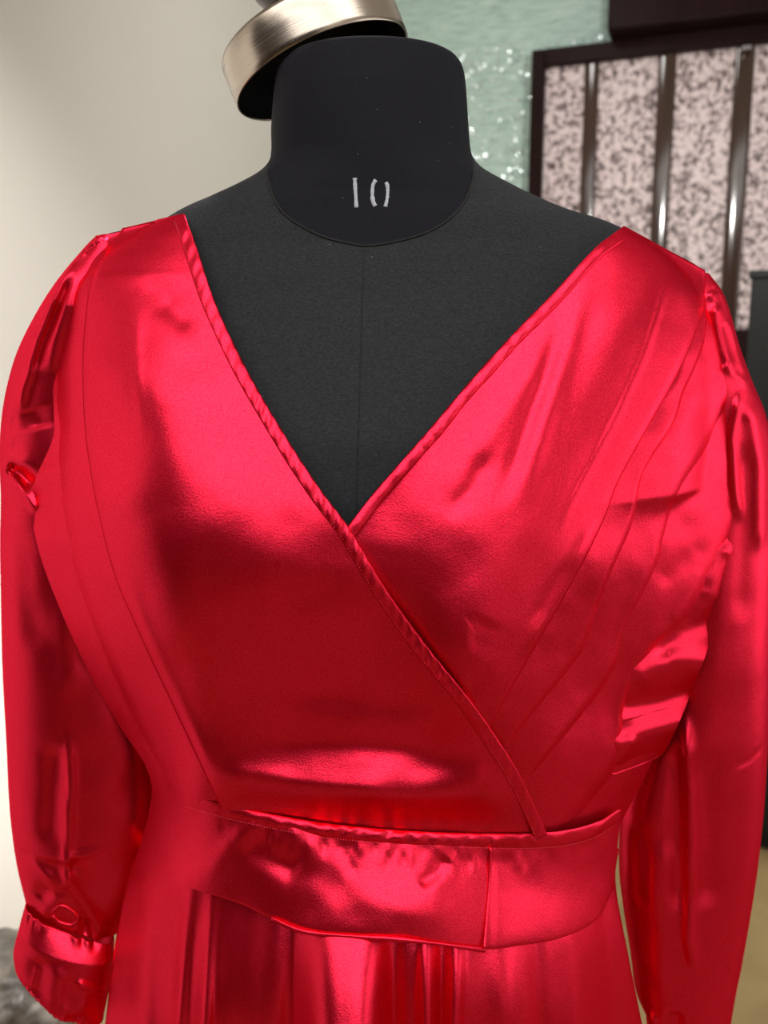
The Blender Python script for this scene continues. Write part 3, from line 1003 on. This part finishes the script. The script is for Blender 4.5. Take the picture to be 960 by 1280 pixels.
# skirt: a full tube, the front shaped by its folds
rows = np.linspace(1062, 1290, 90)
SL = by_v([(188, 1050), (165, 1085), (147, 1170), (133, 1280), (130, 1310)], rows)
SR = by_v([(774, 1050), (768, 1105), (785, 1200), (801, 1280), (806, 1310)], rows)
cols = 300
s = np.linspace(0, 1, cols)
u = SL[:, None] * (1 - s) + SR[:, None] * s
sag = 70 * np.sin(math.pi * s) ** 0.8
v = rows[:, None] + sag[None] * np.linspace(1, .15, 90)[:, None]
grow = np.linspace(.45, 1, 90)[:, None]
gp = np.linspace(.10, 1.5, 90)[:, None]
fold = np.zeros_like(u)
for pts, w, a in [
    ([(243, 1080), (232, 1180), (222, 1320)], 8, .0060), ([(270, 1080), (262, 1180), (255, 1320)], 8, .0060),
    ([(190, 1080), (182, 1180), (178, 1320)], 16, .006), ([(320, 1080), (312, 1180), (305, 1320)], 24, -.004), ([(372, 1100), (366, 1180), (360, 1320)], 14, -.006),
    ([(492, 1100), (490, 1200), (488, 1320)], 15, -.007), ([(533, 1100), (532, 1200), (534, 1320)], 9, .006),
    ([(552, 1100), (551, 1200), (552, 1320)], 8, -.004), ([(573, 1100), (571, 1220), (566, 1320)], 8, .005), ([(625, 1100), (632, 1200), (640, 1320)], 22, .004),
    ([(660, 1100), (668, 1200), (678, 1320)], 12, -.007), ([(705, 1100), (715, 1200), (725, 1320)], 20, .006), ([(745, 1080), (760, 1200), (772, 1320)], 12, -.004)]:
    fold += ridge(u, v, pts, w, a, 0) * (gp if a > 0 else grow)
fold += pleat_top(u, v, [(432, 1100), (432, 1320)], 46, .020) * gp
y = Y(u, v) + .0055 - fold
F3 = unproj(u, v, y)
ext = [F3]
last = F3[-1]
c0 = last.mean(0)
for k_, z in enumerate(np.linspace(last[:, 2].mean() - .05, .30, 14)):
    q = last.copy()
    g = 1 + .05 * (k_ + 1)
    q[:, 0] = (last[:, 0] - c0[0]) * g + c0[0]
    q[:, 1] = (last[:, 1] - YS) * (1 + .045 * (k_ + 1)) + YS
    q[:, 2] = z + (last[:, 2] - last[:, 2].mean()) * (1 - (k_ + 1) / 14)
    ext.append(q[None])
F3 = np.concatenate(ext, 0)
nb = 90
tb = np.linspace(0, math.pi, nb + 2)[1:-1]
Lp, Rp = F3[:, 0], F3[:, -1]
mid = (Lp + Rp) / 2; half = (Rp - Lp) / 2
flare = np.interp(np.arange(len(F3)), [0, 90, len(F3)], [.085, .12, .22])
back = mid[:, None] + half[:, None] * np.cos(tb)[None, :, None]
back[..., 1] += flare[:, None] * np.sin(tb)[None] * (1 + .06 * np.sin(tb * 18)[None])
skirt = link('skirt', grid_mesh('skirt', np.concatenate([F3, back], 1), close_cols=True), dress, SATIN)
solid(skirt, .001, 1.0)

# back of the bodice
rv = np.linspace(0, 1, 70)
LB = arc([(230, 268), (170, 284), (116, 302), (84, 360), (66, 440), (60, 540), (60, 640), (66, 700), (90, 768), (125, 842), (165, 908), (192, 965), (192, 1010), (180, 1060)], 70)
RB = arc([(780, 284), (830, 310), (881, 340), (893, 380), (908, 440), (912, 540), (910, 640), (890, 720), (860, 780), (825, 830), (800, 880), (785, 940), (776, 1000), (772, 1050)], 70)
yc = np.interp(rv, [0, .10, .25, .6, 1], [.010, .012, .02, .018, .004])
L3 = unproj(LB[:, 0], LB[:, 1], yc); R3 = unproj(RB[:, 0], RB[:, 1], yc)
th_ = np.linspace(0, math.pi, 80)
dep = np.interp(rv, [0, .12, .3, .7, 1], [.07, .085, .095, .095, .085])
mid = (L3 + R3) / 2; half = (R3 - L3) / 2
B = mid[:, None] + half[:, None] * np.cos(th_)[None, :, None]
B[..., 1] += dep[:, None] * np.sin(th_)[None] ** .8
link('bodice_back', grid_mesh('bodice_back', B), dress, SATIN)


# ------------------------------------------------------------------ sleeves
def sleeve(name, Lc, Rc, rows, yc, dep, parent, disp, n=120, back=1.0):
    a = catmull(Lc, rows); b = catmull(Rc, rows)
    t = np.linspace(0, 1, rows)
    ycc = np.interp(t, *zip(*yc)); dd = np.interp(t, *zip(*dep))
    A = unproj(a[:, 0], a[:, 1], ycc); Bp = unproj(b[:, 0], b[:, 1], ycc)
    th = np.linspace(0, 2 * math.pi, n, endpoint=False)
    mid = (A + Bp) / 2; half = (Bp - A) / 2
    c, s_ = np.cos(th), np.sin(th)
    P = mid[:, None] + half[:, None] * c[None, :, None]
    fx = np.interp(t, [0, .3, .45, 1], [.7, .7, 1, 1])[:, None]
    fd = np.where(s_[None] > 0, np.abs(s_)[None] ** fx, s_[None] * back)
    P[..., 1] -= dd[:, None] * fd
    uu = (a[:, None, 0] + b[:, None, 0]) / 2 + (b[:, None, 0] - a[:, None, 0]) / 2 * c[None]
    vv = (a[:, None, 1] + b[:, None, 1]) / 2 + (b[:, None, 1] - a[:, None, 1]) / 2 * c[None]
    T = np.broadcast_to(t[:, None], uu.shape); TH = np.broadcast_to(th[None], uu.shape)
    d = disp(uu, vv, T, TH)
    front = np.clip(s_, 0, 1)[None] ** .35
    P[..., 1] -= d * np.where(s_[None] > 0, front, 0.0)
    dy = P[..., 1] - mid[:, None, 1]                    # the front of the sleeve hangs turned a little towards the middle of the body
    P[..., 0] += np.minimum(dy, 0) * (mid[:, None, 0] / (mid[:, None, 1] + .6))
    # gathers push in and out all round as well
    return P


SLV_L = [(138, 292), (118, 299), (95, 324), (66, 360), (40, 402), (21, 442), (9, 482), (2, 522), (-1, 570), (1, 620), (0, 680), (1, 740), (2, 800), (4, 860), (8, 930), (12, 1010), (20, 1075), (33, 1131)]
SLV_R = [(146, 296), (146, 318), (146, 350), (146, 390), (146, 430), (146, 470), (144, 510), (140, 550), (136, 590), (134, 630), (138, 690), (148, 745), (164, 805), (184, 862), (196, 930), (200, 1010), (190, 1085), (150, 1160)]


def sl_disp(u, v, t, th):
    d = np.zeros_like(u)
    # gathered cap
    for p, w, a in [
        ([(112, 305), (92, 332), (70, 372), (48, 412), (30, 470), (16, 540)], 6, .0045),
        ([(100, 330), (84, 352), (64, 398), (50, 436), (32, 480), (26, 520)], 7, .0055),
        ([(92, 345), (70, 400), (56, 430), (42, 470)], 5, -.0055),
        ([(98, 338), (82, 385), (70, 430), (62, 470)], 8, .0035),
        ([(128, 300), (112, 314), (96, 330)], 4, .003), ([(120, 310), (106, 322)], 3, -.003),
        ([(46, 420), (25, 490), (14, 545)], 5, -.0035),
        # puff that folds over at the elbow of the cap
        ([(22, 470), (14, 520), (8, 560), (24, 572), (48, 566)], 8, .004),
        ([(45, 505), (52, 530)], 16, -.004),
        ([(10, 578), (28, 585), (44, 600)], 9, -.011),
        ([(0, 572), (18, 590), (36, 610), (50, 630)], 5, .005),
        ([(20, 640), (30, 700), (50, 800)], 16, -.002),
        # long folds of the forearm
        ([(78, 640), (82, 740), (86, 850)], 14, .003),
        ([(85, 880), (88, 940), (84, 1020), (80, 1090)], 5, .005),
        ([(70, 900), (66, 980), (62, 1030)], 12, -.004),
        ([(14, 1030), (34, 1042), (70, 1038), (130, 1024)], 4, .0024),
        ([(14, 1050), (60, 1054), (110, 1048)], 8, -.002),
        ([(36, 1045), (60, 1065), (78, 1085)], 7, .004), ([(78, 1085), (60, 1110), (50, 1130)], 8, .004),
        ([(82, 1045), (92, 1080), (118, 1125), (128, 1150)], 7, .0045),
        ([(82, 1085), (82, 1130)], 3, .002), ([(60, 1085), (50, 1105)], 9, -.003),
        ([(100, 1120), (108, 1150)], 6, -.005), ([(118, 1130), (120, 1180)], 5, .005)]:
        d += ridge(u, v, p, w, a, .18)
    d += .0012 * vnoise(u, v, 40, 71)
    return d


P = sleeve('sleeve', SLV_L, SLV_R, 300, [(0, .020), (.06, .030), (.2, .042), (.4, .05), (1, .045)], [(0, .006), (.06, .028), (.2, .05), (.45, .046), (.9, .042), (1, .022)], dress, sl_disp)
slv_l = link('sleeve', grid_mesh('sleeve', P, close_cols=True, flip=True), dress, SATIN)
slv_l['label'] = 'sleeve at the left of the photo, gathered into a loose cuff'

CUF_L = [(33, 1130), (25, 1160), (18, 1190), (20, 1206)]
CUF_R = [(140, 1168), (140, 1188), (137, 1222), (128, 1266)]


def cuff_disp(u, v, t, th):
    d = ridge(u, v, [(75, 1170), (66, 1205), (70, 1260)], 12, .004, .2)
    d += ridge(u, v, [(90, 1192), (110, 1205), (132, 1222)], 4, .003, .2)
    d -= ridge(u, v, [(50, 1170), (48, 1220)], 12, .0025, .2)
    d += ridge(u, v, [(48, 1180), (40, 1210)], 3, .0015, .2)
    d += ridge(u, v, [(70, 1228), (110, 1226)], 9, .002, .2) - ridge(u, v, [(90, 1250), (100, 1275)], 10, .002, 0)
    d += .0016 * np.sin(th * 13 + 2.2 * np.sin(th * 5)) * np.exp(-(t / .10) ** 2)
    d += .0008 * np.sin(th * 60) * sstep(.9, 1, t)
    return d


P = sleeve('cuff', CUF_L, CUF_R, 80, [(0, .04), (1, .04)], [(0, .020), (.3, .030), (1, .030)], slv_l, cuff_disp, n=160)
cuff = link('cuff', grid_mesh('cuff', P, close_cols=True, flip=True), slv_l, SATIN)
solid(cuff, .0008, 1.0)
hem = P[-1]
link('cuff_hem', tube_mesh('cuff_hem', hem, .0009 + .0004 * np.abs(np.sin(np.arange(160) * .9)), 6, closed=True), slv_l, SATIN)
# little oval fold of cloth where the cuff is gathered, built as a tube
kp = unproj(np.array([66, 78, 92, 98, 90, 74, 66]), np.array([1140, 1132, 1140, 1150, 1156, 1152, 1144]), np.full(7, -.004))
link('gather_loop', tube_mesh('gather_loop', arc(kp, 30), .0014, 8), slv_l, SATIN)

SRV_L = [(880, 341), (856, 372), (846, 410), (850, 450), (856, 490), (860, 530), (862, 580), (864, 640), (856, 710), (842, 790), (826, 860), (800, 930), (780, 990), (776, 1050), (777, 1110), (788, 1178), (794, 1222), (808, 1252), (812, 1300)]
SRV_R = [(887, 343), (903, 366), (914, 396), (924, 432), (940, 476), (956, 515), (966, 560), (970, 620), (970, 690), (967, 765), (964, 840), (961, 910), (957, 985), (951, 1052), (942, 1120), (929, 1195), (920, 1240), (914, 1276), (910, 1310)]


def sr_disp(u, v, t, th):
    d = np.zeros_like(u)
    for p, w, a in [
        ([(888, 352), (902, 364), (914, 396), (926, 440)], 5, .004), ([(886, 366), (898, 385), (908, 410)], 6, .002), ([(892, 380), (896, 404), (905, 440), (915, 465)], 6, .0045),
        ([(908, 400), (918, 430), (932, 470)], 5, .003), ([(903, 455), (918, 468), (934, 478)], 5, .002),
        ([(922, 490), (940, 520), (950, 580), (950, 680)], 9, .005), ([(930, 540), (930, 640), (925, 760)], 13, -.003), ([(925, 480), (915, 540), (920, 600), (926, 640)], 5, .004),
        
        ([(862, 860), (866, 960), (866, 1060), (864, 1120), (872, 1180)], 6, .007), ([(848, 900), (848, 1000), (852, 1100)], 12, -.004), ([(884, 900), (886, 1000), (884, 1100)], 14, -.005),
        ([(830, 1010), (828, 1100), (835, 1200)], 20, .003), ([(918, 928), (934, 926), (952, 918)], 3, -.002), ([(895, 1142), (920, 1146), (945, 1138)], 3, -.0018),
        ([(900, 1165), (910, 1185)], 4, -.002), ([(820, 1220), (815, 1290)], 6, .004), ([(850, 1210), (845, 1300)], 9, -.005), ([(800, 1010), (805, 1100)], 9, -.003)]:
        d += ridge(u, v, p, w, a, .15)
    d += .0012 * vnoise(u, v, 45, 81)
    return d


P = sleeve('sleeve', SRV_L, SRV_R, 320, [(0, .020), (.06, .028), (.2, .040), (.4, .052), (1, .05)], [(0, .006), (.06, .026), (.2, .046), (.45, .05), (1, .045)], dress, sr_disp)
slv_r = link('sleeve', grid_mesh('sleeve', P, close_cols=True, flip=True), dress, SATIN)
slv_r['label'] = 'sleeve at the right of the photo, hanging straight'
